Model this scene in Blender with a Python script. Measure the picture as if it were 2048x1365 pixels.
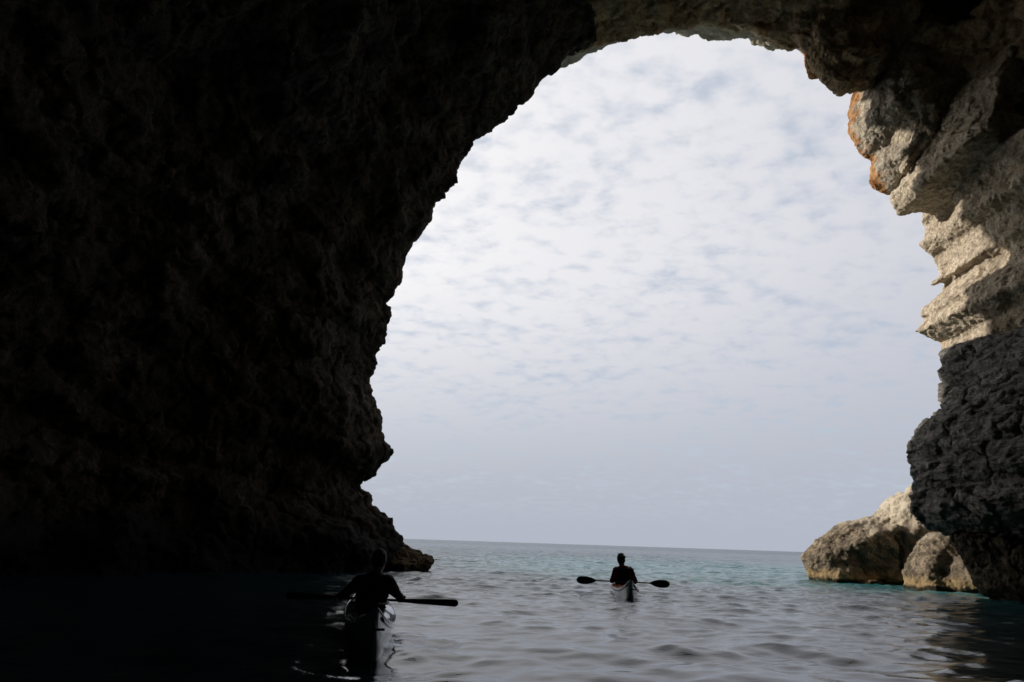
import bpy, math, time
import numpy as np
from mathutils import Vector, Matrix
T0 = time.time()
scene = bpy.context.scene
for o in list(bpy.data.objects):
    bpy.data.objects.remove(o, do_unlink=True)
COL = scene.collection
R = math.radians

# ------------------------------------------------------------------ camera
CAM_H = 1.05
FPX = 1365.0                      # focal length in pixels of a 2048 px wide frame (24 mm)
PITCH, ROLL = R(16.42), R(1.9)
fw = Vector((0, math.cos(PITCH), math.sin(PITCH)))
r0 = Vector((1, 0, 0)); u0 = Vector((0, -math.sin(PITCH), math.cos(PITCH)))
rt = math.cos(ROLL) * r0 + math.sin(ROLL) * u0
up = -math.sin(ROLL) * r0 + math.cos(ROLL) * u0
cd = bpy.data.cameras.new('camera'); cam = bpy.data.objects.new('camera', cd); COL.objects.link(cam)
cd.sensor_width = 36.0; cd.lens = 36.0 * FPX / 2048.0; cd.clip_start = 0.05; cd.clip_end = 60000
cam.matrix_world = Matrix(((rt.x, up.x, -fw.x, 0), (rt.y, up.y, -fw.y, 0), (rt.z, up.z, -fw.z, CAM_H), (0, 0, 0, 1)))
scene.camera = cam

# ------------------------------------------------------------------ sun, sky, exposure
SUN_AZ, SUN_EL = R(68.7), R(20)     # azimuth measured to the left of the view axis (+Y)
sun_dir = Vector((-math.sin(SUN_AZ) * math.cos(SUN_EL), math.cos(SUN_AZ) * math.cos(SUN_EL), math.sin(SUN_EL)))
sl = bpy.data.lights.new('sun', 'SUN'); sl.energy = 4.6; sl.angle = R(0.6); sl.color = (1.0, 0.92, 0.80)
so = bpy.data.objects.new('sun', sl); COL.objects.link(so)
so.rotation_euler = sun_dir.to_track_quat('Z', 'Y').to_euler()

w = bpy.data.worlds.new('World'); scene.world = w; w.use_nodes = True
wt = w.node_tree; wt.nodes.clear()
def N(t, typ, **kw):
    n = t.nodes.new(typ)
    for k, v in kw.items():
        setattr(n, k, v)
    return n
def math_node(t, op, a, b=None, clamp=False):
    n = N(t, 'ShaderNodeMath', operation=op, use_clamp=clamp)
    for i, v in enumerate((a, b)):
        if v is None: continue
        if isinstance(v, (int, float)): n.inputs[i].default_value = v
        else: t.links.new(v, n.inputs[i])
    return n.outputs[0]
def mix_node(t, fac, a, b):
    n = N(t, 'ShaderNodeMix', data_type='RGBA', clamp_factor=True)
    for i, v in ((0, fac), (6, a), (7, b)):
        if isinstance(v, (int, float)): n.inputs[i].default_value = v
        elif isinstance(v, tuple): n.inputs[i].default_value = (*v, 1)
        else: t.links.new(v, n.inputs[i])
    return n.outputs[2]
def ramp(t, src, lo, hi, smooth=True):
    n = N(t, 'ShaderNodeMapRange', interpolation_type='SMOOTHSTEP' if smooth else 'LINEAR')
    t.links.new(src, n.inputs[0]); n.inputs[1].default_value = lo; n.inputs[2].default_value = hi
    return n.outputs[0]
def noise(t, vec, scale, detail=4, rough=0.55, dist=0.0):
    n = N(t, 'ShaderNodeTexNoise')
    n.inputs['Scale'].default_value = scale; n.inputs['Detail'].default_value = detail
    n.inputs['Roughness'].default_value = rough; n.inputs['Distortion'].default_value = dist
    t.links.new(vec, n.inputs['Vector']); return n.outputs[0]

SKY_STRENGTH = 0.1
sky = N(wt, 'ShaderNodeTexSky', sky_type='NISHITA'); sky.sun_disc = False
sky.sun_elevation = SUN_EL; sky.sun_rotation = -SUN_AZ
tc = N(wt, 'ShaderNodeTexCoord'); sep = N(wt, 'ShaderNodeSeparateXYZ'); wt.links.new(tc.outputs['Generated'], sep.inputs[0])
zc = math_node(wt, 'MAXIMUM', sep.outputs[2], 0.0)
den = math_node(wt, 'ADD', zc, 0.22)
cx = math_node(wt, 'DIVIDE', sep.outputs[0], den); cy = math_node(wt, 'DIVIDE', sep.outputs[1], den)
cv = N(wt, 'ShaderNodeCombineXYZ'); wt.links.new(cx, cv.inputs[0]); wt.links.new(cy, cv.inputs[1])
rotm = N(wt, 'ShaderNodeMapping'); rotm.inputs['Rotation'].default_value = (0, 0, R(24)); rotm.inputs['Scale'].default_value = (0.9, 1.15, 1)
wt.links.new(cv.outputs[0], rotm.inputs[0])
puff = noise(wt, rotm.outputs[0], 19.0, 6, 0.56, 0.25)
broad = noise(wt, rotm.outputs[0], 4.0, 5, 0.55, 0.2)
vor = N(wt, 'ShaderNodeTexVoronoi', feature='SMOOTH_F1'); vor.inputs['Scale'].default_value = 17.0
vor.inputs['Smoothness'].default_value = 0.7; wt.links.new(rotm.outputs[0], vor.inputs['Vector'])
cell = math_node(wt, 'MULTIPLY', vor.outputs[0], -0.28)
dens = math_node(wt, 'ADD', math_node(wt, 'ADD', math_node(wt, 'MULTIPLY', puff, 0.75), math_node(wt, 'MULTIPLY', broad, 0.55)), cell)
cover = ramp(wt, dens, 0.10, 0.60)
# toward the horizon the layer closes into an even haze
haze = ramp(wt, zc, 0.13, 0.01)
cover2 = math_node(wt, 'MAXIMUM', cover, math_node(wt, 'MULTIPLY', haze, 1.0))
# thin cloud is brighter round the sun (forward scattering)
dp = N(wt, 'ShaderNodeVectorMath', operation='DOT_PRODUCT'); wt.links.new(tc.outputs['Generated'], dp.inputs[0]); dp.inputs[1].default_value = sun_dir
glow = ramp(wt, dp.outputs['Value'], -0.1, 1.0, False)
CLOUD_FAR, CLOUD_NEAR = (6.4, 6.5, 7.1), (11.2, 11.0, 11.0)
HORIZON = (4.45, 4.8, 5.6)
cloud_col = mix_node(wt, glow, CLOUD_FAR, CLOUD_NEAR)
hz = ramp(wt, zc, 0.42, 0.0)
cloud_col = mix_node(wt, hz, cloud_col, HORIZON)
blue = mix_node(wt, 0.8, sky.outputs[0], (5.4, 6.1, 7.3))
# aureole of a sun seen through thin cloud
au = math_node(wt, 'MULTIPLY', math_node(wt, 'POWER', math_node(wt, 'MAXIMUM', dp.outputs['Value'], 0.0), 9.0), 22.0)
auc = N(wt, 'ShaderNodeVectorMath', operation='SCALE'); auc.inputs[0].default_value = (1.0, 0.96, 0.88); wt.links.new(au, auc.inputs['Scale'])
fin = N(wt, 'ShaderNodeVectorMath', operation='ADD'); wt.links.new(mix_node(wt, cover2, blue, cloud_col), fin.inputs[0]); wt.links.new(auc.outputs[0], fin.inputs[1])
final = fin.outputs[0]
bg = N(wt, 'ShaderNodeBackground'); bg.inputs[1].default_value = SKY_STRENGTH; wt.links.new(final, bg.inputs[0])
wo = N(wt, 'ShaderNodeOutputWorld'); wt.links.new(bg.outputs[0], wo.inputs[0])

vs = scene.view_settings; vs.view_transform = 'Standard'; vs.look = 'None'; vs.exposure = 0.0; vs.gamma = 1.0
scene.cycles.use_denoising = True
scene.cycles.max_bounces = 6; scene.cycles.diffuse_bounces = 3; scene.cycles.glossy_bounces = 3
scene.cycles.use_adaptive_sampling = True; scene.cycles.adaptive_threshold = 0.02
scene.cycles.sample_clamp_indirect = 4.0
scene.cycles.caustics_reflective = True; scene.cycles.caustics_refractive = False

# ------------------------------------------------------------------ helpers
def ray(px, py):
    d = fw + rt * ((px - 1024.0) / FPX) + up * ((682.5 - py) / FPX)
    return np.array(d)
def at(px, py, Y):
    d = ray(px, py); return np.array((0, 0, CAM_H)) + d * (Y / d[1])

_rng = np.random.RandomState(7)
_perm = np.tile(_rng.permutation(256), 3).astype(np.int32)
_g = _rng.normal(size=(256, 3)); _g = (_g / np.linalg.norm(_g, axis=1)[:, None]).astype(np.float32)
def perlin(p):
    p = p.astype(np.float32); i = np.floor(p).astype(np.int32); f = p - i
    i &= 255
    u = f * f * f * (f * (f * 6 - 15) + 10)
    out = None
    res = {}
    for dx in (0, 1):
        for dy in (0, 1):
            for dz in (0, 1):
                h = _perm[_perm[_perm[i[:, 0] + dx] + i[:, 1] + dy] + i[:, 2] + dz]
                g = _g[h]
                res[dx, dy, dz] = g[:, 0] * (f[:, 0] - dx) + g[:, 1] * (f[:, 1] - dy) + g[:, 2] * (f[:, 2] - dz)
    ux, uy, uz = u[:, 0], u[:, 1], u[:, 2]
    L = lambda a, b, t: a + (b - a) * t
    return L(L(L(res[0,0,0], res[1,0,0], ux), L(res[0,1,0], res[1,1,0], ux), uy),
             L(L(res[0,0,1], res[1,0,1], ux), L(res[0,1,1], res[1,1,1], ux), uy), uz) * 1.5
def fbm(p, octs=3, gain=0.5, lac=2.03, ridged=False):
    a, s, out = 1.0, 1.0, 0
    for k in range(octs):
        n = perlin(p * s + 17.3 * k)
        if ridged: n = 0.55 - np.abs(n) * 1.6
        out = out + a * n
        a *= gain; s *= lac
    return out
def worley(p):
    """F1 and F2 distances, jittered grid"""
    p = p.astype(np.float32); i = np.floor(p).astype(np.int32); f = p - i
    f1 = np.full(len(p), 9, np.float32); f2 = f1.copy(); idc = np.zeros(len(p), np.int32)
    for dx in (-1, 0, 1):
        for dy in (-1, 0, 1):
            for dz in (-1, 0, 1):
                h = _perm[_perm[_perm[(i[:, 0] + dx) & 255] + ((i[:, 1] + dy) & 255)] + ((i[:, 2] + dz) & 255)]
                j = _g[h] * 0.42 + 0.5
                d = (j[:, 0] + dx - f[:, 0]) ** 2 + (j[:, 1] + dy - f[:, 1]) ** 2 + (j[:, 2] + dz - f[:, 2]) ** 2
                new = d < f1
                f2 = np.where(new, f1, np.minimum(f2, d)); idc = np.where(new, h, idc); f1 = np.where(new, d, f1)
    return np.sqrt(f1), np.sqrt(f2), idc

def poly_sdf(poly, X, Z):
    poly = np.asarray(poly, np.float64); d = np.full(X.shape, 1e9); ins = np.zeros(X.shape, bool)
    for a, b in zip(poly, np.roll(poly, -1, 0)):
        e = b - a; wx = X - a[0]; wz = Z - a[1]
        t = np.clip((wx * e[0] + wz * e[1]) / (e @ e + 1e-12), 0, 1)
        d = np.minimum(d, (wx - e[0] * t) ** 2 + (wz - e[1] * t) ** 2)
        c = (a[1] > Z) != (b[1] > Z)
        with np.errstate(divide='ignore', invalid='ignore'):
            xi = a[0] + (Z - a[1]) * e[0] / (e[1] if e[1] else 1e-12)
        ins ^= c & (X < xi)
    d = np.sqrt(d); return np.where(ins, -d, d)

def surface_nets(F, org, h):
    """quads of the zero set of F (negative = solid), normals pointing to the positive side"""
    nx, ny, nz = F.shape; S = F < 0
    cnt = np.zeros((nx - 1, ny - 1, nz - 1), np.int8)
    cor = [(a, b, c) for a in (0, 1) for b in (0, 1) for c in (0, 1)]
    for a, b, c in cor: cnt += S[a:nx - 1 + a, b:ny - 1 + b, c:nz - 1 + c]
    act = np.argwhere((cnt > 0) & (cnt < 8)); del cnt
    idx = np.full((nx - 1, ny - 1, nz - 1), -1, np.int32)
    idx[act[:, 0], act[:, 1], act[:, 2]] = np.arange(len(act))
    V = {c: F[act[:, 0] + c[0], act[:, 1] + c[1], act[:, 2] + c[2]] for c in cor}
    acc = np.zeros((len(act), 3)); n = np.zeros(len(act))
    for c in cor:
        for ax in range(3):
            if c[ax]: continue
            d = list(c); d[ax] = 1; va, vb = V[c], V[tuple(d)]
            m = (va < 0) != (vb < 0)
            t = np.where(m, va / np.where(m, va - vb, 1), 0)
            p = np.tile(np.array(c, float), (len(act), 1)); p[:, ax] = t
            acc += p * m[:, None]; n += m
    verts = (act + acc / n[:, None]) * h + np.array(org)
    quads = []
    for ax in range(3):
        b, c = [(1, 2), (2, 0), (0, 1)][ax]
        s0 = [slice(None)] * 3; s1 = [slice(None)] * 3
        s0[ax] = slice(0, -1); s1[ax] = slice(1, None)
        E = S[tuple(s0)] != S[tuple(s1)]
        e = np.argwhere(E); e = e[(e[:, b] > 0) & (e[:, c] > 0) & (e[:, b] < F.shape[b] - 1) & (e[:, c] < F.shape[c] - 1)]
        flip = ~S[e[:, 0], e[:, 1], e[:, 2]]
        def g(db, dc):
            q = e.copy(); q[:, b] += db; q[:, c] += dc
            return idx[q[:, 0], q[:, 1], q[:, 2]]
        q = np.stack([g(-1, -1), g(0, -1), g(0, 0), g(-1, 0)], 1)
        q[flip] = q[flip][:, ::-1]; quads.append(q)
    return verts, np.concatenate(quads)

def subdivide(v, q):
    nv = len(v)
    e = np.stack([q, np.roll(q, -1, 1)], 2).reshape(-1, 2); e.sort(1)
    key = e[:, 0].astype(np.int64) * nv + e[:, 1]
    uk, inv = np.unique(key, return_inverse=True)
    em = 0.5 * (v[uk // nv] + v[uk % nv]); fc = v[q].mean(1)
    ei = inv.reshape(-1, 4) + nv; fi = np.arange(len(q)) + nv + len(uk)
    V = np.concatenate([v, em, fc])
    Q = np.concatenate([np.stack([q[:, k], ei[:, k], fi, ei[:, k - 1]], 1) for k in range(4)])
    return V, Q
def normals(v, q):
    n = np.cross(v[q[:, 2]] - v[q[:, 0]], v[q[:, 3]] - v[q[:, 1]])
    out = np.zeros_like(v)
    for k in range(4):
        for a in range(3):
            out[:, a] += np.bincount(q[:, k], n[:, a], len(v))
    return out / (np.linalg.norm(out, axis=1)[:, None] + 1e-12)
def smooth(v, q, it=1, f=0.5):
    for _ in range(it):
        s = np.zeros_like(v); c = np.zeros(len(v))
        for k in range(4):
            for j in (1, 3):
                c += np.bincount(q[:, k], minlength=len(v))
                for a in range(3): s[:, a] += np.bincount(q[:, k], v[q[:, (k + j) % 4], a], len(v))
        v = v * (1 - f) + f * s / np.maximum(c, 1)[:, None]
    return v

def make_obj(name, v, faces, mat, parent=None, smooth_=True, vn=None):
    me = bpy.data.meshes.new(name)
    v = np.asarray(v, np.float32)
    if isinstance(faces, np.ndarray):
        k = faces.shape[1]
        me.vertices.add(len(v)); me.vertices.foreach_set('co', v.ravel())
        me.loops.add(faces.size); me.loops.foreach_set('vertex_index', faces.ravel().astype(np.int32))
        me.polygons.add(len(faces)); me.polygons.foreach_set('loop_start', np.arange(0, faces.size, k, dtype=np.int32))
        me.update(calc_edges=True)
    else:
        me.from_pydata([tuple(map(float, p)) for p in v], [], [tuple(map(int, f)) for f in faces]); me.update()
    me.polygons.foreach_set('use_smooth', np.full(len(me.polygons), smooth_))
    if vn is not None: me.normals_split_custom_set_from_vertices(np.asarray(vn, np.float32))
    if mat: me.materials.append(mat)
    o = bpy.data.objects.new(name, me); COL.objects.link(o)
    if parent is not None: o.parent = parent
    return o
def tag(o, label=None, cat=None, group=None, kind=None):
    for k, x in (('label', label), ('category', cat), ('group', group), ('kind', kind)):
        if x: o[k] = x
    return o

# ------------------------------------------------------------------ materials
def base_mat(name):
    m = bpy.data.materials.new(name); m.use_nodes = True
    t = m.node_tree; b = t.nodes['Principled BSDF']; return m, t, b
def plain(name, col, rough=0.5, metal=0.0, coat=0.0, vary=0.12, scale=9.0, bump=0.0, spec=0.5):
    m, t, b = base_mat(name)
    tcn = N(t, 'ShaderNodeTexCoord')
    n = noise(t, tcn.outputs['Object'], scale, 4)
    c = mix_node(t, n, tuple(x * (1 - vary) for x in col), tuple(min(1, x * (1 + vary)) for x in col))
    t.links.new(c, b.inputs['Base Color'])
    b.inputs['Metallic'].default_value = metal; b.inputs['Coat Weight'].default_value = coat
    b.inputs['Specular IOR Level'].default_value = spec
    rr = N(t, 'ShaderNodeMapRange'); t.links.new(n, rr.inputs[0]); rr.inputs[3].default_value = max(0.02, rough - 0.06); rr.inputs[4].default_value = rough + 0.06
    t.links.new(rr.outputs[0], b.inputs['Roughness'])
    if bump:
        bn = N(t, 'ShaderNodeBump'); bn.inputs['Strength'].default_value = bump; bn.inputs['Distance'].default_value = 0.01
        t.links.new(noise(t, tcn.outputs['Object'], scale * 5, 3), bn.inputs['Height']); t.links.new(bn.outputs[0], b.inputs['Normal'])
    return m
def rock_mat(name, light, mid, dark, stain=None, stain_amt=0.0, bump=1.0, tide=True, streak=(1, 1, 1), rot=(0, 0, 0), edge=None, crest_sun=None, foot_shade=None):
    m, t, b = base_mat(name)
    tcn = N(t, 'ShaderNodeTexCoord'); P = tcn.outputs['Object']
    mp = N(t, 'ShaderNodeMapping'); mp.inputs['Scale'].default_value = streak; mp.inputs['Rotation'].default_value = rot
    t.links.new(P, mp.inputs[0]); S = mp.outputs[0]
    n1 = noise(t, S, 0.7, 6, 0.62, 0.4); n2 = noise(t, S, 3.2, 6, 0.65, 0.6); n3 = noise(t, P, 14.0, 5, 0.65)
    c = mix_node(t, ramp(t, n1, 0.36, 0.62), mid, light)
    c = mix_node(t, ramp(t, n2, 0.60, 0.38), c, mix_node(t, 0.5, mid, dark))
    c = mix_node(t, ramp(t, n3, 0.52, 0.30), c, dark)
    if stain:
        n4 = noise(t, S, 0.9, 5, 0.6, 0.5)
        off = N(t, 'ShaderNodeMapping'); off.inputs['Location'].default_value = (31, 7, 3); t.links.new(P, off.inputs[0])
        n4 = noise(t, off.outputs[0], 0.9, 6, 0.62, 0.5)
        lo = 0.72 - 0.4 * stain_amt
        c = mix_node(t, ramp(t, n4, lo, lo + 0.14), c, stain)
    if edge:                                            # iron staining on the weathered seaward edge
        se = N(t, 'ShaderNodeSeparateXYZ'); t.links.new(P, se.inputs[0])
        ey = math_node(t, 'ADD', se.outputs[1], math_node(t, 'MULTIPLY', math_node(t, 'SUBTRACT', noise(t, P, 1.3, 5, 0.65), 0.5), 2.6))
        c = mix_node(t, ramp(t, ey, edge[0], edge[1]), c, mix_node(t, ramp(t, n2, 0.40, 0.60), (0.30, 0.13, 0.05), (0.50, 0.29, 0.14)))
    if crest_sun or foot_shade:
        sb = N(t, 'ShaderNodeSeparateXYZ'); t.links.new(P, sb.inputs[0])
        zb = math_node(t, 'ADD', sb.outputs[2], math_node(t, 'MULTIPLY', math_node(t, 'SUBTRACT', noise(t, P, 0.8, 6, 0.65), 0.5), 2.6))
        if crest_sun: c = mix_node(t, math_node(t, 'MULTIPLY', ramp(t, zb, crest_sun[0], crest_sun[1]), 0.8), c, crest_sun[2])   # sunlight on the crest, painted in as a paler tone
        if foot_shade: c = mix_node(t, ramp(t, zb, foot_shade[1], foot_shade[0]), c, foot_shade[2])                                              # deep shade painted onto the rock near the water
    if tide:
        sp = N(t, 'ShaderNodeSeparateXYZ'); t.links.new(P, sp.inputs[0])
        wob = math_node(t, 'MULTIPLY', noise(t, P, 1.6, 4), 0.5)
        zz = math_node(t, 'SUBTRACT', sp.outputs[2], wob)
        c = mix_node(t, ramp(t, zz, 0.30, 0.02), c, (0.30, 0.215, 0.115))
        c = mix_node(t, ramp(t, zz, -0.06, -0.18), c, (0.035, 0.03, 0.018))
    t.links.new(c, b.inputs['Base Color']); b.inputs['Roughness'].default_value = 0.9
    b.inputs['Specular IOR Level'].default_value = 0.15
    h = math_node(t, 'ADD', math_node(t, 'MULTIPLY', noise(t, S, 9.0, 6, 0.68, 0.3), 1.0), math_node(t, 'MULTIPLY', noise(t, P, 34.0, 4, 0.7), 0.35))
    bn = N(t, 'ShaderNodeBump'); bn.inputs['Strength'].default_value = bump; bn.inputs['Distance'].default_value = 0.10
    t.links.new(h, bn.inputs['Height']); t.links.new(bn.outputs[0], b.inputs['Normal'])
    return m
M_left = rock_mat('dark_brown_cave_rock', (0.120, 0.090, 0.062), (0.050, 0.041, 0.032), (0.014, 0.012, 0.011), (0.17, 0.125, 0.085), 0.2, 1.0, tide=False, streak=(1, 1, 0.8), foot_shade=(0.6, 2.6, (0.012, 0.011, 0.010)))
M_ceil = rock_mat('olive_brown_cave_rock', (0.68, 0.49, 0.32), (0.50, 0.36, 0.23), (0.18, 0.12, 0.075), (0.52, 0.28, 0.12), 0.35, 1.0, tide=False)
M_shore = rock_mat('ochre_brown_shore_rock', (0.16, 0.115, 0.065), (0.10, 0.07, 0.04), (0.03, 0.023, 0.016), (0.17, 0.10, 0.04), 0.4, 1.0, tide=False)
M_right = rock_mat('grey_tan_cave_rock', (0.36, 0.31, 0.24), (0.24, 0.205, 0.165), (0.09, 0.08, 0.065), (0.25, 0.15, 0.08), 0.25, 1.0)
M_grey = rock_mat('weathered_grey_limestone', (0.72, 0.62, 0.49), (0.57, 0.48, 0.37), (0.23, 0.19, 0.14), (0.60, 0.40, 0.23), 0.25, 1.0, tide=False)
M_pale = rock_mat('pale_limestone', (0.70, 0.60, 0.47), (0.56, 0.47, 0.36), (0.22, 0.175, 0.13), (0.60, 0.41, 0.24), 0.28, 1.0, tide=False, edge=(22.0, 22.5))
M_rib = rock_mat('limestone_with_iron_stained_edge', (0.62, 0.55, 0.45), (0.47, 0.41, 0.33), (0.19, 0.16, 0.125), (0.50, 0.36, 0.22), 0.2, 1.0, tide=False, edge=(21.7, 22.0))
M_orange = rock_mat('iron_stained_limestone', (0.50, 0.30, 0.15), (0.38, 0.18, 0.07), (0.14, 0.07, 0.035), (0.55, 0.42, 0.28), 0.2, 1.0, tide=False)
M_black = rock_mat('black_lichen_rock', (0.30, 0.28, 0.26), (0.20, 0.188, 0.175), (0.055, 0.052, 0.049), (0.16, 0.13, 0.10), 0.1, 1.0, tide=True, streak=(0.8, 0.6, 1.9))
M_bould = rock_mat('brown_grey_shore_rock', (0.32, 0.255, 0.18), (0.185, 0.148, 0.108), (0.055, 0.045, 0.035), (0.32, 0.22, 0.12), 0.2, 1.0, crest_sun=(1.5, 2.9, (0.60, 0.52, 0.41)))
M_foot = rock_mat('shade_darkened_foot_rock', (0.11, 0.085, 0.055), (0.065, 0.05, 0.034), (0.02, 0.016, 0.012), (0.12, 0.085, 0.045), 0.2, 1.0, tide=False)  # near-black tones stand in for the shadow on the wall foot

# ------------------------------------------------------------------ the sea
def wave_axis(parts):
    out = [parts[0][0]]
    for a, b, s0, s1 in parts:
        x = a
        while x < b - 1e-6:
            k = (x - a) / (b - a); x += s0 * (s1 / s0) ** k
            out.append(min(x, b))
    return np.array(out)
gx = wave_axis([(-14, -6, .14, .05), (-6, 7, .05, .05), (7, 16, .05, .08)])
tail = lambda s, r, end: np.array([s * r ** k for k in range(1, 400) if s * r ** k < end] + [end])
gx = np.concatenate([-(13.8 + tail(.2, 1.22, 30000))[::-1], gx, 15.8 + tail(.2, 1.22, 30000)])
gy = wave_axis([(-6, 4, .3, .06), (4, 12, .04, .045), (12, 24, .045, .08), (24, 60, .08, .22), (60, 200, .22, 4)])
gy = np.concatenate([-6 - tail(.3, 1.5, 25)[::-1], gy, 197 + tail(4, 1.25, 40000)])
GX, GY = np.meshgrid(gx, gy, indexing='ij')
SX = np.abs(np.gradient(gx))[:, None]; SY = np.abs(np.gradient(gy))[None, :]
_wr = np.random.RandomState(3)
def waves(X, Y, sx, sy):
    DX = np.zeros(X.shape); DY = np.zeros(X.shape); Z = np.zeros(X.shape)
    rs = np.random.RandomState(3)
    amp = 0.80 + 0.40 * np.clip((Y - 10) / 12, 0, 1)       # livelier toward the open sea
    for k in range(96):
        lam = 0.17 * (3.2 / 0.17) ** (k / 95.0)
        th = rs.normal(0, 0.70) + R(10)                   # travel direction about the cave axis
        cx_, cy_ = math.sin(th), math.cos(th); kk = 2 * math.pi / lam
        A = 0.0235 * (0.52 + 0.85 * math.exp(-(math.log(lam / 0.48)) ** 2 / 0.9)) / kk
        att = amp / (1 + (np.maximum(sx * abs(cx_), sy * abs(cy_)) * kk / 1.7) ** 6)
        ph = kk * (cx_ * X + cy_ * Y) + rs.uniform(0, 6.283)
        s_, c_ = np.sin(ph), np.cos(ph)
        Z += A * att * s_; DX += 0.9 * A * att * cx_ * c_; DY += 0.9 * A * att * cy_ * c_   # pinched crests
    return X + DX, Y + DY, Z
GX, GY, GZ = waves(GX, GY, SX, SY)
nx_, ny_ = GX.shape
ii = np.arange(nx_ * ny_, dtype=np.int32).reshape(nx_, ny_)
sq = np.stack([ii[:-1, :-1], ii[1:, :-1], ii[1:, 1:], ii[:-1, 1:]], -1).reshape(-1, 4)
M_sea, t, b = base_mat('sea_water')
tcn = N(t, 'ShaderNodeTexCoord'); P = tcn.outputs['Object']
sp = N(t, 'ShaderNodeSeparateXYZ'); t.links.new(P, sp.inputs[0])
patch = noise(t, P, 0.10, 4, 0.6, 0.4)
yy = math_node(t, 'ADD', sp.outputs[1], math_node(t, 'MULTIPLY', math_node(t, 'SUBTRACT', patch, 0.5), 26.0))
# pale sand bottom under shallow water outside the mouth, deep water farther out and inside
shal = math_node(t, 'MULTIPLY', math_node(t, 'MULTIPLY', ramp(t, yy, 7.0, 24.0), ramp(t, yy, 85.0, 35.0)), ramp(t, sp.outputs[0], -6.0, 4.0))
col = mix_node(t, shal, (0.010, 0.030, 0.036), (0.020, 0.105, 0.115))
deep = ramp(t, yy, 60.0, 220.0)
col = mix_node(t, deep, col, (0.020, 0.045, 0.062))
t.links.new(col, b.inputs['Base Color'])
rg = N(t, 'ShaderNodeMapRange'); t.links.new(sp.outputs[1], rg.inputs[0]); rg.inputs[1].default_value = 20; rg.inputs[2].default_value = 260
rg.inputs[3].default_value = 0.03; rg.inputs[4].default_value = 0.26; t.links.new(rg.outputs[0], b.inputs['Roughness']); b.inputs['IOR'].default_value = 1.44
mpw = N(t, 'ShaderNodeMapping'); mpw.inputs['Scale'].default_value = (0.75, 1.3, 1); mpw.inputs['Rotation'].default_value = (0, 0, R(-10)); t.links.new(P, mpw.inputs[0])
rip = math_node(t, 'ADD', math_node(t, 'MULTIPLY', noise(t, mpw.outputs[0], 4.5, 5, 0.62, 0.3), 1.5), math_node(t, 'MULTIPLY', noise(t, mpw.outputs[0], 1.1, 3, 0.5, 0.2), 1.4))
mpf = N(t, 'ShaderNodeMapping'); mpf.inputs['Scale'].default_value = (0.7, 1.8, 1); t.links.new(P, mpf.inputs[0])
far_h = math_node(t, 'MULTIPLY', noise(t, mpf.outputs[0], 0.45, 5, 0.62, 0.2), ramp(t, sp.outputs[1], 14, 60))
rip = math_node(t, 'ADD', rip, math_node(t, 'MULTIPLY', far_h, 16.0))
bn = N(t, 'ShaderNodeBump'); bn.inputs['Distance'].default_value = 0.035
st = N(t, 'ShaderNodeMapRange'); t.links.new(sp.outputs[1], st.inputs[0]); st.inputs[1].default_value = 6; st.inputs[2].default_value = 24
st.inputs[3].default_value = 0.10; st.inputs[4].default_value = 1.0; t.links.new(st.outputs[0], bn.inputs['Strength'])
t.links.new(rip, bn.inputs['Height']); t.links.new(bn.outputs[0], b.inputs['Normal'])
sea = make_obj('sea', np.stack([GX, GY, GZ], -1).reshape(-1, 3), sq, M_sea); tag(sea, kind='structure', label='rippled grey and turquoise sea water')
print('sea', len(sq), time.time() - T0)

# ------------------------------------------------------------------ the cave shell
RIM = [(816,1096),(816,1081),(804,1065),(791,1056),(794,1046),(790,1032),(781,1028),(760,1018),(743,1009),(749,995),(743,985),(728,976),(721,970),
 (736,967),(764,949),(765,936),(781,910),(780,890),(770,879),(768,863),(769,846),(767,835),(757,813),(750,793),(744,782),(745,773),(738,769),(739,758),
 (748,747),(752,730),(755,714),(760,703),(759,696),(770,685),(779,659),(784,637),(781,617),(775,605),(789,598),(796,584),(804,571),(810,560),(803,545),
 (808,535),(812,517),(827,498),(826,491),(851,466),(863,449),(864,432),(871,418),(891,395),(900,382),(917,367),(922,341),(921,335),(933,325),(945,308),
 (956,290),(969,288),(976,277),(996,265),(1031,240),(1040,234),(1069,208),(1087,182),(1097,164),(1131,141),(1141,120),(1181,108),(1213,95),(1251,96),
 (1283,82),(1307,83),(1342,67),(1362,70),(1412,60),(1456,62),(1482,70),(1500,70),(1509,79),(1532,91),(1579,108),(1611,103),
 (1650,110),(1700,130),(1745,150),(1790,230),(1830,330),(1880,420),(1900,470),(1900,560),(1905,640),(1915,720),(1925,800),(1930,900),(1935,1000),(1938,1060),(1940,1110),(1940,1165)]
YM = lambda x, z: 24.5 - 0.12 * x - 0.10 * z           # the plane of the mouth
def on_mouth(px, py):
    d = ray(px, py)
    tt = (24.5 - 0.10 * CAM_H) / (d[1] + 0.12 * d[0] + 0.10 * d[2])
    p = np.array((0, 0, CAM_H)) + d * tt; return p[0], p[2]
rim = [on_mouth(*p) for p in RIM]
xl, zl = rim[0]; rim = [(xl - 0.6, -3.5), (xl - 0.2, 0.0)] + rim + [(rim[-1][0] + 0.3, 0.0), (rim[-1][0] + 0.3, -3.5)]
GEN = [(-10.5, -3.5), (-11, 2), (-10, 7), (-7.5, 11.5), (-3, 15), (2, 17), (8, 18), (13, 16.5), (16, 12), (17, 5), (17, -3.5)]
h = 0.16
ox, oy, oz = -15.0, -13.0, -1.6
xs = np.arange(ox, 21, h); ys = np.arange(oy, 31, h); zs = np.arange(oz, 23.5, h)
X2, Z2 = np.meshgrid(xs, zs, indexing='ij')
s_rim = poly_sdf(rim, X2, Z2); s_gen = poly_sdf(GEN, X2, Z2); ym = YM(X2, Z2)
F = np.empty((len(xs), len(ys), len(zs)), np.float32)
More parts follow.
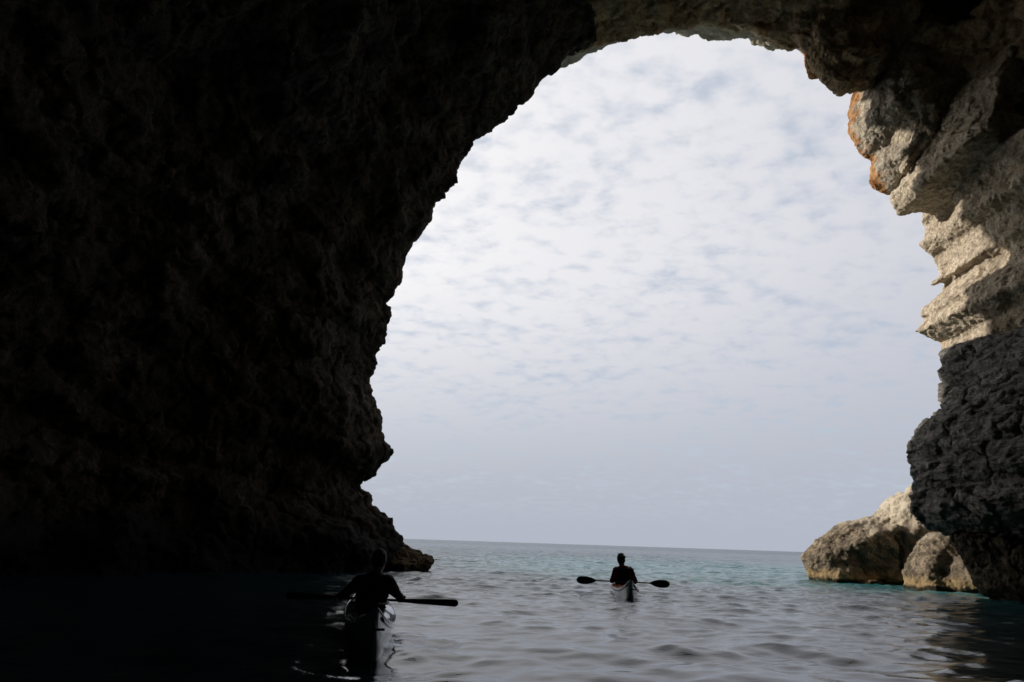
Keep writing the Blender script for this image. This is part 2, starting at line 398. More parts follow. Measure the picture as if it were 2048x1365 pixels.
for j, y in enumerate(ys):
    tt = y - ym; a = np.maximum(-tt, 0)
    wgt = np.clip((a - 3) / 9, 0, 1); wgt = wgt * wgt * (3 - 2 * wgt)
    d_in = (s_rim - 0.42 * a) * (1 - wgt) + s_gen * wgt
    d = np.where(tt > 0, s_rim - 0.85 * tt, d_in)
    d = np.maximum(d, -(y + 10.5))                      # back wall of the cave behind the camera
    F[:, j, :] = np.maximum(-d, tt - 3.6)
band = np.argwhere(np.abs(F) < 1.3)
p = band * h + np.array((ox, oy, oz))
tloc = p[:, 1] - YM(p[:, 0], p[:, 2])
fade = np.clip(np.abs(tloc) / 4.0, 0.12, 1)
# big relief: lobes, tilted ledges, and a few hollows
big = fbm(p / 4.2, 3, 0.55) * 0.85
led = p[:, 2] * 0.93 + p[:, 0] * 0.3 + fbm(p / 3.0, 2) * 0.9
saw = (led / 1.35) % 1.0
ledge = (np.abs(saw - 0.35) ** 0.7) * 0.55
dn = 0.095 + 0.14 * np.clip((p[:, 2] - 14) / 3, 0, 1) + (big + ledge - 0.3) * fade + fbm(p / 1.25, 2) * 0.16 * np.clip(fade * 1.6, 0, 1)
F[band[:, 0], band[:, 1], band[:, 2]] += dn.astype(np.float32)
def carve(c, r):
    lo = [max(0, int((c[k] - r[k] - (ox, oy, oz)[k]) / h)) for k in range(3)]
    hi = [int((c[k] + r[k] - (ox, oy, oz)[k]) / h) + 2 for k in range(3)]
    sl_ = tuple(slice(a, b_) for a, b_ in zip(lo, hi))
    gxx, gyy, gzz = np.meshgrid(xs[sl_[0]], ys[sl_[1]], zs[sl_[2]], indexing='ij')
    q = np.sqrt(((gxx - c[0]) / r[0]) ** 2 + ((gyy - c[1]) / r[1]) ** 2 + ((gzz - c[2]) / r[2]) ** 2)
    F[sl_] = np.maximum(F[sl_], (1 - q) * min(r))
carve(at(455, 715, 15.5), (1.9, 2.4, 1.5)); carve(at(640, 880, 20.0), (0.8, 1.0, 0.7)); carve(at(250, 960, 12.5), (1.2, 2, 1.6))
carve(at(1935, 30, 19.3), (1.8, 2.2, 1.2))
V, Q = surface_nets(F, (ox, oy, oz), h); del F
print('shell nets', len(Q), time.time() - T0)
V = smooth(V, Q, 1, 0.4)
V, Q = subdivide(V, Q)
def rock_relief(V, Q, amp=1.0, streak=None, crack=0.0, coarse=True, pits=0.0, pit_size=0.42):
    n = normals(V, Q); p = V if streak is None else V @ streak
    d = np.zeros(len(V))
    if coarse: d += fbm(p / 0.95, 2, 0.5, ridged=True) * 0.10
    d += fbm(p / 0.40 + 5, 2, 0.6, ridged=True) * 0.050 + fbm(V / 0.13 + 9, 2, 0.7, ridged=True) * 0.026
    if crack:
        warp = np.stack([perlin(p / 0.7 + k * 31) for k in range(3)], 1) * 0.45
        f1, f2, idc = worley((p + warp) / 1.1)
        d += crack * (-0.15 * np.exp(-((f2 - f1) / 0.05) ** 2) + 0.18 * (idc % 17 / 17.0 - 0.5))
    if pits:
        f1, f2, idc = worley((V + fbm(V / 0.5, 1)[:, None] * 0.12) * (1, 1, 1.35) / pit_size)
        size = 0.25 + 0.35 * (idc % 13) / 13.0
        k = np.clip(1 - f1 / size, 0, 1); d -= pits * np.sqrt(k) * (idc % 3 > 0)
    return V + n * (amp * d)[:, None]
V = rock_relief(V, Q, 1.15, np.diag((0.9, 0.9, 1.15)), crack=0.5)
vn = normals(V, Q)
cen = V[Q].mean(1); tl = cen[:, 1] - YM(cen[:, 0], cen[:, 2])
ang = np.degrees(np.arctan2(cen[:, 2] - 4.0, cen[:, 0] - 4.5))
ang = ang + 9 * fbm(cen / 2.6, 1)
reg = np.where(tl > 1.2, 3, np.where((ang > 48) & (ang < 101), 1, np.where((ang >= 101) | (ang < -90), 0, 2)))
def sub_obj(name, mask, mat):
    q = Q[mask]; u, inv = np.unique(q, return_inverse=True)
    return make_obj(name, V[u], inv.reshape(-1, 4), mat, vn=vn[u])
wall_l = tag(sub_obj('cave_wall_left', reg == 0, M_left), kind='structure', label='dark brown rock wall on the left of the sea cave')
ceil = tag(sub_obj('cave_ceiling', reg == 1, M_ceil), kind='structure', label='brown rock roof of the sea cave arching over the opening')
wall_r = tag(sub_obj('cave_wall_right', reg == 2, M_right), kind='structure', label='grey and tan rock wall on the right of the sea cave')
cliff = tag(sub_obj('cliff', reg == 3, M_bould), kind='structure', label='outer sea cliff round the cave mouth')
print('shell', len(Q), time.time() - T0)

# ------------------------------------------------------------------ rock blocks and boulders
def block(name, poly_px, D, H, Rr, mat, parent=None, h=0.075, back=None, lean=(0, 0), rough=0.16, scale=1.1, relief=1.0, crack=0.25,
          streak=None, ledges=0.0, pits=0.0, pit_size=0.42, seed=0, zmin=None, power=0.5):
    """a rock whose outline at depth D is poly_px; it bulges H metres to the front (and back) over a shoulder of Rr metres"""
    poly = np.array([at(px, py, D)[[0, 2]] for px, py in poly_px])
    if zmin is not None: poly[:, 1] = np.maximum(poly[:, 1], zmin)
    back = H if back is None else back
    pad = 0.5
    lo = np.array((poly[:, 0].min() - pad, D - H - pad, poly[:, 1].min() - pad))
    hi = np.array((poly[:, 0].max() + pad, D + back + pad, poly[:, 1].max() + pad))
    if lean[0]: lo[0] -= abs(lean[0]) * max(H, back); hi[0] += abs(lean[0]) * max(H, back)
    if lean[1]: lo[2] -= abs(lean[1]) * max(H, back); hi[2] += abs(lean[1]) * max(H, back)
    ax = [np.arange(lo[k], hi[k], h) for k in range(3)]
    nx, ny, nz = map(len, ax)
    # outline distance on a 2-D table, shifted sideways slice by slice for the lean
    m = int(abs(lean[0]) * max(H, back) / h) + 3
    tx = lo[0] + h * np.arange(-m, nx + m); TX, TZ = np.meshgrid(tx, ax[2], indexing='ij')
    tab = poly_sdf(poly, TX, TZ).astype(np.float32)
    F = np.empty((nx, ny, nz), np.float32); dyv = ax[1] - D
    for j, dy in enumerate(dyv):
        sft = lean[0] * dy / h; k = int(math.floor(sft)); fr = sft - k
        s = tab[m - k:m - k + nx] * (1 - fr) + tab[m - k - 1:m - k - 1 + nx] * fr
        prof = np.clip(-s / Rr, 0, 1) ** power
        F[:, j] = np.maximum(s, (abs(dy) - (H if dy < 0 else back) * prof) * 0.6)
    bi = np.argwhere(np.abs(F) < 0.5); p = bi * h + lo + seed * 13.7
    pp = p if streak is None else p @ streak
    edge = np.clip(np.abs(dyv[bi[:, 1]]) / 0.7, 0.3, 1)
    dn = fbm(pp / scale, 3, 0.5) * rough
    if ledges:
        q = (pp[:, 2] + 0.25 * fbm(pp / 1.5, 2)) / 0.55 % 1.0
        dn = dn + ledges * (q - 0.5)
    F[bi[:, 0], bi[:, 1], bi[:, 2]] += dn * edge
    V, Q = surface_nets(F, lo, h)
    V = smooth(V, Q, 1, 0.4)
    V, Q = subdivide(V, Q)
    V = rock_relief(V + seed * 13.7, Q, relief, streak, crack, False, pits, pit_size) - seed * 13.7
    return make_obj(name, V, Q, mat, parent)
STRATA = np.diag((0.85, 0.6, 1.2)); STRATA2 = np.array(((0.9, 0.0, 0.25), (0.0, 0.85, -0.2), (-0.3, 0.25, 1.0)))

# ceiling lobe beside the opening
block('ceiling_lobe', [(1520,-60),(1570,60),(1611,103),(1642,162),(1669,179),(1678,192),(1706,185),(1745,172),(1780,120),(1792,60),(1800,-60)], 20.9, 1.5, 1.2, M_ceil, ceil, back=0.5, rough=0.3, scale=0.9, seed=1)
tag(block('orange_outcrop', [(1600,60),(1612,104),(1611,128),(1622,157),(1634,155),(1660,150),(1680,90),(1650,50)], 22.6, 0.7, 0.5, M_orange, ceil, back=0.5, seed=2, rough=0.1), label='small sunlit orange rock under the arch')
tag(block('stained_rib', [(1690,120),(1706,190),(1707,202),(1696,232),(1697,266),(1708,293),(1725,313),(1742,323),(1737,340),(1740,360),(1762,384),(1775,391),(1795,381),(1840,410),(1950,410),(1950,60),(1800,20)], 22.3, 2.2, 0.7, M_rib, wall_r, back=0.3, seed=3, rough=0.26, scale=0.9, crack=0.15, pits=0.03, lean=(0.10, 0), power=0.6), label='pale rock rib with an orange stained seaward edge under the arch')
block('grey_slab', [(1748,160),(1742,215),(1765,270),(1797,345),(1830,345),(1900,250),(1900,20),(1790,20)], 21.5, 1.8, 0.5, M_grey, wall_r, back=0.3, seed=6, rough=0.2, scale=0.8, crack=0.2, lean=(0.08, 0))
block('grey_rib', [(1800,346),(1808,346),(1826,290),(1856,220),(1900,140),(1900,10),(1815,10),(1802,60),(1832,130),(1822,220)], 20.9, 1.0, 0.4, M_grey, wall_r, back=0.3, seed=7, rough=0.2, scale=0.6, lean=(0.05, 0))
tag(block('overhanging_block', [(1800,370),(1786,391),(1790,411),(1799,425),(1843,426),(1900,436),(2300,436),(2300,95),(1960,90),(1905,94),(1880,140),(1852,205),(1830,262),(1818,310)], 21.5, 3.6, 1.0, M_grey, wall_r, back=0.4, seed=8, rough=0.30, scale=1.4, crack=0.12, pits=0.03, pit_size=0.3, lean=(0.10, 0)), label='large grey overhanging block on the right wall')
tag(block('sunlit_wall', [(1835,405),(1844,425),(1845,443),(1854,453),(1841,490),(1854,504),(1870,513),(1874,548),(1862,572),(1885,569),(1879,590),(1840,627),(1841,635),(1849,637),(1830,665),(1855,677),(1878,690),(1879,709),(1891,722),(1920,780),(2100,780),(2100,330),(1860,380)], 21.9, 6.0, 0.9, M_pale, wall_r, back=0.4, seed=9, rough=0.46, scale=1.35, streak=STRATA2, crack=0.15, pits=0.05, pit_size=0.5, lean=(0.04, 0)), label='pale sunlit rock face on the right wall')
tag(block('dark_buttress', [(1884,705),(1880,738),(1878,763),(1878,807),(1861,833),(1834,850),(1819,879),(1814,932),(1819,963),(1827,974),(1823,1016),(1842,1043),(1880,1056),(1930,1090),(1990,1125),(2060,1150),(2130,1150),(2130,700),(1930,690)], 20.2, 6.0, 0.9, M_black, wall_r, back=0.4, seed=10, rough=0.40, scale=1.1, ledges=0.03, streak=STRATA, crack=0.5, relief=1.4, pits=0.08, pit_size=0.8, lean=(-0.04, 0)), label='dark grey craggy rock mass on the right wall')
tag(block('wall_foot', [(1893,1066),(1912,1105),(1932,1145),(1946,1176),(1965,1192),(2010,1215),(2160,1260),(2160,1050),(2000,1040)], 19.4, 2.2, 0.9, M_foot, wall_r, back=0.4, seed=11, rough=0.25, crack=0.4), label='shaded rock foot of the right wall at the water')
o = block('boulder', [(1800,986),(1769,1005),(1747,1031),(1705,1043),(1686,1046),(1632,1081),(1606,1115),(1611,1134),(1630,1175),(1700,1200),(1775,1200),(1790,1130),(1770,1080),(1790,1030),(1812,990)], 28.0, 1.5, 0.55, M_bould, None, back=0.6, rough=0.32, scale=1.1, seed=12, crack=0.2, pits=0.05)
tag(o, 'long sloping tan boulder with sunlit crest, farther out at the right', 'boulder', 'boulders at the foot of the right wall')
o = block('boulder', [(1860,955),(1827,970),(1800,988),(1782,1000),(1778,1060),(1790,1200),(1930,1200),(1930,980)], 27.2, 0.8, 0.5, M_bould, None, back=0.4, rough=0.3, scale=1.0, seed=15, crack=0.2, pits=0.05)
tag(o, 'shaded upright boulder wedged between the sloping boulder and the dark right wall', 'boulder', 'boulders at the foot of the right wall')
o = block('boulder', [(1808,1142),(1823,1108),(1857,1064),(1891,1066),(1922,1081),(1965,1100),(2020,1160),(2020,1230),(1930,1230),(1805,1210)], 23.6, 1.6, 0.8, M_bould, None, back=0.5, power=0.4, lean=(-0.22, 0), rough=0.3, scale=1.1, seed=13, crack=0.15, pits=0.03)
tag(o, 'rounded grey tan boulder at the waterline tucked under the dark right wall', 'boulder', 'boulders at the foot of the right wall')
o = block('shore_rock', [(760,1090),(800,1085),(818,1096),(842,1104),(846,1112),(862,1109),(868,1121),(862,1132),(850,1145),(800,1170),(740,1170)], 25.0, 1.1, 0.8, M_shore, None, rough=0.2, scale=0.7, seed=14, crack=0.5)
tag(o, 'low brown rock jutting into the water at the foot of the left cave wall', 'rock')
print('blocks', time.time() - T0)

# ------------------------------------------------------------------ kayaks
M_white = plain('white_gelcoat', (0.80, 0.80, 0.80), 0.12, coat=0.6, vary=0.05)
M_palegrey = plain('pale_grey_gelcoat', (0.48, 0.49, 0.50), 0.12, coat=0.6, vary=0.08)
M_red = plain('orange_red_gelcoat', (0.55, 0.13, 0.05), 0.25, coat=0.5, vary=0.1)
M_pink = plain('faded_red_seam_tape', (0.62, 0.20, 0.15), 0.4)
M_blk = plain('black_rubber', (0.012, 0.012, 0.013), 0.55)
M_carbon = plain('black_carbon', (0.016, 0.016, 0.017), 0.3, coat=0.3)
M_neo = plain('black_neoprene', (0.014, 0.014, 0.016), 0.85, bump=0.3)
M_jred = plain('dark_red_fabric', (0.24, 0.040, 0.024), 0.85, bump=0.4, spec=0.2)
M_jblk = plain('charcoal_fabric', (0.020, 0.021, 0.025), 0.85, bump=0.4, spec=0.2)
M_vest = plain('black_vest_nylon', (0.014, 0.014, 0.016), 0.7, bump=0.4)
M_skin = plain('skin', (0.42, 0.25, 0.17), 0.5, vary=0.06)
M_hair = plain('dark_brown_hair', (0.015, 0.010, 0.008), 0.6, scale=60, bump=0.6)
M_wood = plain('dark_stained_wood', (0.030, 0.020, 0.014), 0.35, coat=0.3)
M_greydeck = plain('dark_grey_gelcoat', (0.035, 0.036, 0.04), 0.15, coat=0.6)

def tube(points, r, seg=8, closed=False):
    pts = np.array(points, float); n = len(pts); vs, fs = [], []
    for i in range(n):
        a = pts[i - 1] if (i > 0 or closed) else pts[i]; b_ = pts[(i + 1) % n] if (i < n - 1 or closed) else pts[i]
        d = b_ - a; d /= np.linalg.norm(d) + 1e-12
        u = np.cross(d, (0, 0, 1)); u = u if np.linalg.norm(u) > 1e-3 else np.array((1.0, 0, 0)); u /= np.linalg.norm(u); v_ = np.cross(d, u)
        rr = r[i] if hasattr(r, '__len__') else r
        for k in range(seg):
            th = 2 * math.pi * k / seg; vs.append(pts[i] + rr * (math.cos(th) * u + math.sin(th) * v_))
    m = n if closed else n - 1
    for i in range(m):
        for k in range(seg):
            j = (i + 1) % n; fs.append((i * seg + k, i * seg + (k + 1) % seg, j * seg + (k + 1) % seg, j * seg + k))
    if not closed: fs += [tuple(range(seg))[::-1], tuple(range((n - 1) * seg, n * seg))]
    return vs, fs
def kayak(label, loc, rz, hull_m, deck_m, seam_m, stripe_m, pitch=0.0, Lh=2.62):
    root = bpy.data.objects.new('sea_kayak', None); COL.objects.link(root)
    root.location = loc; root.rotation_euler = (pitch, 0, rz)
    tag(root, label, 'kayak', 'sea kayaks leaving the cave')
    S = np.linspace(-1, 1, 61)
    beam = lambda s: 0.285 * np.clip(1 - np.abs(s) ** 2.3, 0, 1) ** 0.85 + 0.006
    sheer = lambda s: 0.20 + 0.26 * np.abs(s) ** 4.5
    keel = lambda s: -0.11 + 0.05 * s * s + 0.42 * np.clip((np.abs(s) - 0.86) / 0.14, 0, 1) ** 1.5
    crown = lambda s: 0.045 * np.clip(1 - np.abs(s) ** 1.5, 0, 1) + 0.004
    hv, hf, dv, df = [], [], [], []
    us = np.linspace(-1, 1, 17)
    for s in S:
        bm, zs_, zk = beam(s), sheer(s), min(keel(s), sheer(s) - 0.02)
        yy_ = s * Lh - np.sign(s) * 0.0
        for u in us:
            k = abs(u)
            x = np.sign(u) * bm * (1 - (1 - k) ** 1.9) ** 0.8 if k > 0 else 0
            z = zk + (zs_ - zk) * k ** 2.1
            hv.append((x, yy_, z))
        for u in np.linspace(-1, 1, 13):
            dv.append((u * bm, yy_, zs_ + 0.003 + crown(s) * (1 - abs(u) ** 2.2)))
    for i in range(60):
        for k in range(16): hf.append((i * 17 + k, i * 17 + k + 1, (i + 1) * 17 + k + 1, (i + 1) * 17 + k))
        for k in range(12): df.append((i * 13 + k, (i + 1) * 13 + k, (i + 1) * 13 + k + 1, i * 13 + k + 1))
    hf += [tuple(range(17))[::-1], tuple(range(60 * 17, 61 * 17))]
    hull = make_obj('hull', hv, [f[::-1] for f in hf], hull_m, root)
    deck = make_obj('deck', dv, [f[::-1] for f in df], deck_m, root)
    for sg in (-1, 1):
        make_obj('seam', *tube([(sg * (beam(s) + 0.002), s * Lh, sheer(s)) for s in S], 0.009, 6), seam_m, hull)
        make_obj('trim_stripe', *tube([(sg * (beam(s) * 0.995 + 0.002), s * Lh, sheer(s) - 0.036) for s in S[2:-2]], 0.016, 6), stripe_m, hull)
    # cockpit coaming, hatches, deck lines, toggles, skeg
    ring = lambda a, b_, y0, z: [(a * math.cos(q), y0 + b_ * math.sin(q), z) for q in np.linspace(0, 2 * math.pi, 40, endpoint=False)]
    make_obj('cockpit_coaming', *tube(ring(0.215, 0.42, 0.12, 0.282), 0.016, 8, True), M_blk, root)
    for y0, a, b_ in ((-1.25, 0.15, 0.22), (1.45, 0.12, 0.16)):
        s = y0 / Lh; z = sheer(s) + crown(s) * 0.92
        vs_ = [(0, y0, z + 0.03)]; fs_ = []
        for k, (f, dz) in enumerate(((0.6, 0.028), (0.92, 0.02), (1.0, 0.008), (1.0, -0.03))):
            vs_ += [(a * f * math.cos(q), y0 + b_ * f * math.sin(q), z + dz - 0.025 * (f * math.cos(q)) ** 2) for q in np.linspace(0, 2 * math.pi, 28, endpoint=False)]
        fs_ += [(0, 1 + k, 1 + (k + 1) % 28) for k in range(28)]
        for r_ in range(3):
            fs_ += [(1 + r_ * 28 + k, 1 + (r_ + 1) * 28 + k, 1 + (r_ + 1) * 28 + (k + 1) % 28, 1 + r_ * 28 + (k + 1) % 28) for k in range(28)]
        make_obj('hatch_cover', vs_, fs_, M_blk, deck)
    for sg in (-1, 1):
        for y0, y1 in ((-0.9 * Lh, -0.75), (0.8, 0.88 * Lh)):
            pts = [(sg * 0.82 * beam(y / Lh), y, sheer(y / Lh) + crown(y / Lh) * 0.42 + 0.012) for y in np.linspace(y0, y1, 14)]
            make_obj('deck_line', *tube(pts, 0.0045, 5), M_blk, deck)
    for sg in (-1, 1):
        tip = np.array((0, sg * Lh * 0.985, sheer(0.985)))
        tg = tip + np.array((0.035, sg * 0.05, -0.16))
        make_obj('toggle', *tube([tg + (-0.055, 0, 0), tg + (-0.05, 0, 0), tg + (0.05, 0, 0), tg + (0.055, 0, 0)], [0.006, 0.011, 0.011, 0.006], 8), M_blk, root)
        make_obj('toggle_cord', *tube([tip + (0, sg * 0.03, 0.0), tg], 0.0035, 5), M_blk, root)
    # dark keel strip up the stern post
    pts = [(0, s * Lh - 0.012, keel(s) - 0.003) for s in np.linspace(-0.80, -0.996, 16)]
    make_obj('keel_strip', *tube(pts, 0.007, 6), M_blk, hull)
    return root

# ------------------------------------------------------------------ paddles
def blade_mesh(outline, thick, sign):
    """flat paddle blade with a lens section: outline = (distance along x, half width up, half width down)"""
    vs_, fs_ = [], []
    n = 9
    for (x, a, b_) in outline:
        for k in range(n):
            u = -1 + 2 * k / (n - 1); z = u * (a if u > 0 else b_)
            vs_.append((sign * x, thick * (1 - u * u) + 0.001 + 0.012 * (u * u), z))
        for k in range(n):
            u = 1 - 2 * k / (n - 1); z = u * (a if u > 0 else b_)
            vs_.append((sign * x, -thick * (1 - u * u) - 0.001 + 0.012 * (u * u), z))
    m = 2 * n
    for i in range(len(outline) - 1):
        for k in range(m): fs_.append((i * m + k, i * m + (k + 1) % m, (i + 1) * m + (k + 1) % m, (i + 1) * m + k))
    fs_ += [tuple(range(m))[::-1], tuple(range((len(outline) - 1) * m, len(outline) * m))]
    if sign < 0: fs_ = [f[::-1] for f in fs_]
    return vs_, fs_
def paddle(label, euro, mat):
    root = bpy.data.objects.new('paddle', None); COL.objects.link(root); tag(root, label, 'paddle')
    if euro:
        half = 1.10; x0 = 0.62
        make_obj('shaft', *tube([(-x0 - 0.05, 0, 0), (-0.2, 0, 0), (0.2, 0, 0), (x0 + 0.05, 0, 0)], 0.0155, 12), mat, root)
        out = [(x0, .014, .014), (x0 + .04, .03, .03), (x0 + .12, .062, .068), (x0 + .22, .082, .092), (x0 + .32, .085, .096), (x0 + .40, .076, .085), (x0 + .45, .055, .06), (half - .01, .03, .032), (half, .008, .01)]
    else:
        half = 1.09; x0 = 0.30
        make_obj('shaft', *tube([(-x0 - 0.04, 0, 0), (0, 0, 0), (x0 + 0.04, 0, 0)], 0.0165, 12), mat, root)
        out = [(x0, .016, .016), (x0 + .08, .022, .024), (x0 + .4, .033, .036), (half - .06, .043, .047), (half - .03, .040, .044), (half - .012, .031, .033), (half - .003, .018, .019), (half, .005, .005)]
    for sg in (-1, 1): make_obj('blade', *blade_mesh(out, 0.012, sg), mat, root)
    return root

# ------------------------------------------------------------------ people (implicit bodies)
def capsule(P, a, b_, ra, rb):
    a = np.array(a, float); b_ = np.array(b_, float); ab = b_ - a
    t_ = np.clip(((P - a) @ ab) / (ab @ ab + 1e-12), 0, 1)
    return np.linalg.norm(P - a - t_[..., None] * ab, axis=-1) - (ra + (rb - ra) * t_)
def ellipsoid(P, c, r, rot=None):
    q = P - np.array(c, float)
    if rot is not None: q = q @ rot
    k = np.linalg.norm(q / np.array(r), axis=-1); return (k - 1) * min(r)
def smin(a, b_, k):
    h_ = np.clip(0.5 + 0.5 * (b_ - a) / k, 0, 1); return b_ + (a - b_) * h_ - k * h_ * (1 - h_)
def implicit(fn, lo, hi, h_, name, mat, parent):
    n = [int((hi[k] - lo[k]) / (4 * h_)) + 1 for k in range(3)]; ax = [lo[k] + h_ * np.arange(4 * n[k]) for k in range(3)]
    C_ = np.stack(np.meshgrid(*[a[::4] + 1.5 * h_ for a in ax], indexing='ij'), -1).astype(np.float32).reshape(-1, 3)
    D_ = fn(C_).reshape(n).astype(np.float64)
    for k in range(3): D_ = np.repeat(D_, 4, axis=k)                       # coarse pass, then the exact field near the skin only
    near = np.argwhere(np.abs(D_) < 9 * h_)
    D_[near[:, 0], near[:, 1], near[:, 2]] = fn((near * h_ + np.array(lo)).astype(np.float32))
    v, q = surface_nets(D_, lo, h_)
    v = smooth(v, q, 1, 0.35)
    return make_obj(name, v, q, mat, parent)
def person(label, loc, rz, sleeves, vest_m, hand_x, hand_y, hand_z, elbow, lean=0.0, head_dx=0.0, head_turn=0.0, head_drop=0.0, shoulder=0.185, hair_amp=0.02, seed=0, base_rx=0.0):
    lx = lambda z: lean * max(0, z - 0.1)
    sh = shoulder
    S_ = {s: np.array((s * sh + lx(.53), -0.03, 0.525)) for s in (-1, 1)}
    E_ = {s: np.array((s * elbow[0] + lx(.3) * .5, elbow[1], elbow[2])) for s in (-1, 1)}
    W_ = {s: np.array((s * (hand_x - 0.03), hand_y - 0.055, hand_z + 0.04)) for s in (-1, 1)}
    ct, stn = math.cos(head_turn), math.sin(head_turn)
    Hc = np.array((head_dx + lx(.77), 0.02, 0.775 - head_drop)); Rh = np.array(((ct, stn, 0), (-stn, ct, 0), (0, 0, 1))).T
    hd = lambda x, y, z: Hc + Rh @ np.array((x, y, z))
    def torso(P, off=0.0):
        d = capsule(P, (-.08, 0, .12), (.08, 0, .12), .135 + off, .135 + off)
        d = smin(d, ellipsoid(P, (lx(.27), -.02, .27), (.155 + off, .115 + off, .20 + off)), .06)
        d = smin(d, ellipsoid(P, (lx(.42), -.03, .42), (.185 + off, .125 + off, .17 + off)), .06)
        d = smin(d, capsule(P, S_[-1] * (.8, 1, 1) + (lx(.5) * .2, 0, -.0), S_[1] * (.8, 1, 1) + (lx(.5) * .2, 0, 0), .068 + off, .068 + off), .06)
        return d
    def arms(P, off=0.0):
        d = None
        for s in (-1, 1):
            a = smin(capsule(P, S_[s], E_[s], .060 + off, .045 + off), capsule(P, E_[s], W_[s], .044 + off, .030 + off), .02)
            d = a if d is None else np.minimum(d, a)
        return d
    def body(P):
        d = smin(torso(P), arms(P), .05)
        for s in (-1, 1): d = smin(d, capsule(P, (s * .09, .02, .10), (s * .13, .42, .14), .08, .06), .04)
        nb = np.array((lx(.56), -.03, .57))
        d = smin(d, capsule(P, nb, Hc + (0, -.015, -.06), .068, .058), .05)
        hdist = ellipsoid(P, hd(0, 0, .012), (.076, .096, .108), Rh)
        hdist = smin(hdist, ellipsoid(P, hd(0, .03, -.055), (.055, .06, .062), Rh), .035)
        hdist = smin(hdist, capsule(P, hd(0, .088, .01), hd(0, .108, -.025), .011, .016), .012)      # nose
        hdist = smin(hdist, capsule(P, hd(-.02, .082, -.062), hd(.02, .082, -.062), .009, .009), .01)  # mouth
        for s in (-1, 1):
            hdist = smin(hdist, ellipsoid(P, hd(s * .078, -.005, -.005), (.012, .024, .034), Rh), .008)    # ears
            hdist = np.maximum(hdist, -(np.linalg.norm(P - hd(s * .032, .098, .012), axis=-1) - .016))  # eye sockets
            hdist = np.minimum(hdist, np.linalg.norm(P - hd(s * .032, .083, .012), axis=-1) - .012)     # eyes
        d = smin(d, hdist, .025)
        for s in (-1, 1):
            c = np.array((s * hand_x, hand_y, hand_z)); Wp = W_[s]
            palm = c + (0, -.012, .032)
            d = smin(d, capsule(P, Wp, palm, .027, .030), .02)
            d = smin(d, capsule(P, palm + (-.03, 0, 0), palm + (.032, 0, 0), .020, .018), .015)
            for k, (fx, ln) in enumerate(((-.033, .88), (-.011, 1.0), (.011, .95), (.032, .78))):      # fingers curl over the shaft
                pts = [c + (fx, -.012, .036), c + (fx, .024 * ln, .030), c + (fx, .036 * ln, -.004), c + (fx, .018, -.030 * ln), c + (fx, -.006, -.029)]
                for a_, b2, rr in zip(pts[:-1], pts[1:], (.011, .010, .0095, .009)): d = smin(d, capsule(P, a_, b2, rr, rr * .95), .004)
            th = [c + (-s * .035, -.025, .020), c + (-s * .052, -.030, -.010), c + (-s * .034, -.018, -.030)]
            for a_, b2 in zip(th[:-1], th[1:]): d = smin(d, capsule(P, a_, b2, .012, .010), .006)
        return d
    lo = (-hand_x - .12, -.22, -.03); hi = (hand_x + .12, max(.52, hand_y + .1), .95)
    root = implicit(body, lo, hi, .0085, 'person', M_skin, None)
    root.location = loc; root.rotation_euler = (base_rx, 0, rz); tag(root, label, 'person')
    def jacket(P):
        d = smin(torso(P, .013), arms(P, .014), .055)
        d = smin(d, capsule(P, (lx(.56), -.03, .55), (lx(.6), -.025, .625), .092, .066), .07)
        d = d + 0.006 * np.sin(P[..., 2] * 95 + 3 * np.sin(P[..., 0] * 22) + 2 * np.sin(P[..., 1] * 30))
        d = np.maximum(d, P[..., 2] - .64); return np.maximum(d, .13 - P[..., 2])
    implicit(jacket, lo, hi, .012, 'jacket', sleeves, root)
    if vest_m:
        def vest(P):
            d = torso(P, .036) + .004 * np.sin(P[..., 2] * 60)
            d = np.maximum(d, P[..., 2] - .575); d = np.maximum(d, .22 - P[..., 2])
            d = np.maximum(d, np.abs(P[..., 0] - lx(.4)) - .20)
            for s in (-1, 1):
                d = np.maximum(d, -(np.linalg.norm((P - S_[s] - np.array((s * .05, 0, -.05)))[..., [0, 2]], axis=-1) - .085))
                d = np.minimum(d, np.maximum(capsule(P, (s * .085 + lx(.6), -.09, .57), (s * .085 + lx(.6), .04, .58), .04, .04), -capsule(P, (s * .085 + lx(.6), -.09, .57), (s * .085 + lx(.6), .04, .58), .02, .02)))
            return d
        implicit(vest, (-.32, -.25, .1), (.32, .25, .68), .012, 'life_vest', vest_m, root)
    def hair(P):
        sh_ = P.shape; Pf = P.reshape(-1, 3)
        nz = (perlin(Pf * 26 + seed) * 0.6 + perlin(Pf * 55 + seed) * 0.4).reshape(sh_[:-1])
        q = (P - Hc) @ Rh
        d = ellipsoid(P, hd(0, -.012, .022), (.094, .108, .124), Rh) - hair_amp * nz * np.clip((q[..., 2] + .06) / .1, 0.2, 1.3)
        face = q[..., 1] - (.045 + .35 * np.clip(q[..., 2] - .05, 0, .1) * 2) + 0 * nz
        d = np.maximum(d, np.where(q[..., 2] < .085, face, -1)); return np.maximum(d, -.085 - q[..., 2] + .3 * (q[..., 1] + .05))
    implicit(hair, tuple(Hc - .16), tuple(Hc + .17), .007, 'hair', M_hair, root)
    # spray skirt from the waist to the cockpit rim
    vs_, fs_ = [], []
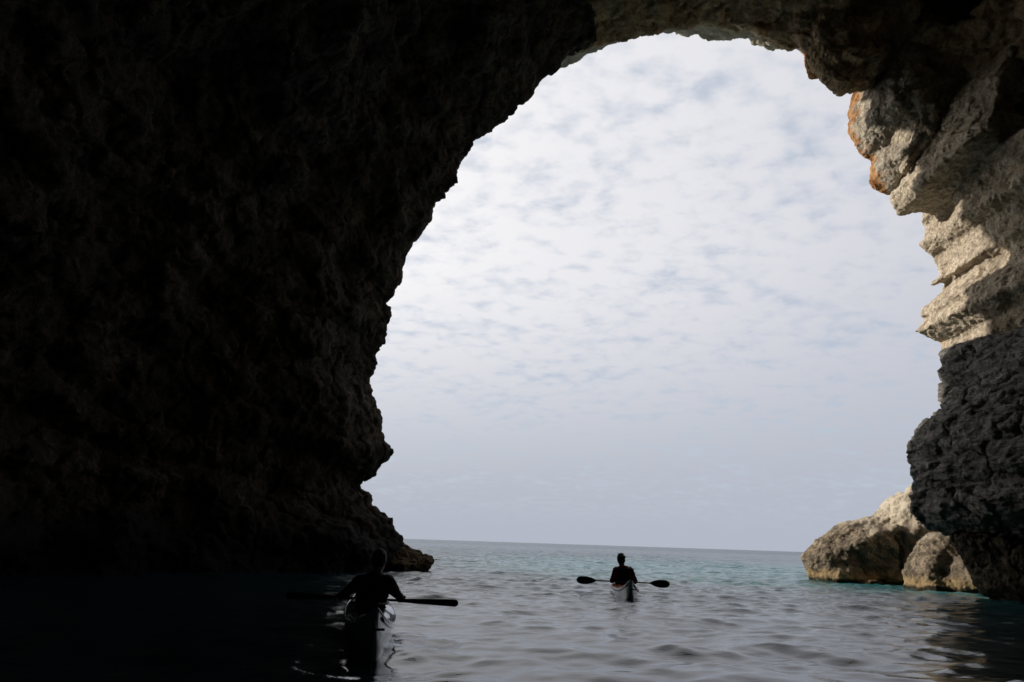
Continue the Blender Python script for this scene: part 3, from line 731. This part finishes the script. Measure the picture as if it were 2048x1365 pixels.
    rings = [(.165, .13, 0.0, .36), (.170, .135, 0.0, .30), (.195, .20, .03, .285), (.212, .36, .10, .30), (.222, .43, .12, .292), (.224, .432, .12, .268)]
    for a, b_, y0, z in rings:
        vs_ += [(a * math.cos(q), y0 + b_ * math.sin(q), z + .006 * math.sin(5 * q)) for q in np.linspace(0, 2 * math.pi, 36, endpoint=False)]
    for i in range(len(rings) - 1): fs_ += [(i * 36 + k, (i + 1) * 36 + k, (i + 1) * 36 + (k + 1) % 36, i * 36 + (k + 1) % 36) for k in range(36)]
    make_obj('spray_skirt', vs_, fs_, M_neo, root)
    return root

def place(local, loc, rz):
    c, s = math.cos(rz), math.sin(rz)
    return (loc[0] + c * local[0] - s * local[1], loc[1] + s * local[0] + c * local[1], loc[2] + local[2])
# far kayaker
Lf = at(1248, 1180, 16.8); Lf = (float(Lf[0]), 16.8, -0.03); rzf = R(-5.5)
kayak('white sea kayak with orange red deck out in the open water', Lf, rzf, M_white, M_red, M_white, M_pink, R(1.2), 2.1)
person('person in dark red jacket and black vest seated in the farther kayak', Lf, rzf, M_jred, M_vest, 0.26, 0.30, 0.265, (0.262, 0.03, 0.30), lean=-0.03, head_dx=-0.035, head_drop=0.02, shoulder=0.168, hair_amp=0.05, seed=4)
pf = paddle('black spoon bladed paddle held level by the farther kayaker', True, M_carbon)
pf.location = place((0, 0.30, 0.265), Lf, rzf); pf.rotation_euler = (0, R(0.6), rzf + R(2))
# near kayaker
Ln = at(741, 1200, 9.0); Ln = (float(Ln[0]), 9.0, 0.0); rzn = R(11.5)
kayak('pale sea kayak in the shadow of the left cave wall', Ln, rzn, M_palegrey, M_greydeck, M_palegrey, M_palegrey)
person('person in dark long sleeved top paddling the nearer kayak in the shadow', Ln, rzn, M_jblk, None, 0.40, 0.26, 0.30, (0.295, 0.06, 0.40), lean=0.06, head_dx=0.03, head_turn=R(-22), hair_amp=0.014, seed=9)
pn = paddle('long narrow dark paddle held level by the nearer kayaker', False, M_wood)
pn.location = place((0.03, 0.26, 0.30), Ln, rzn); pn.rotation_euler = (0, R(1.0), rzn - R(8))
print('done', time.time() - T0)
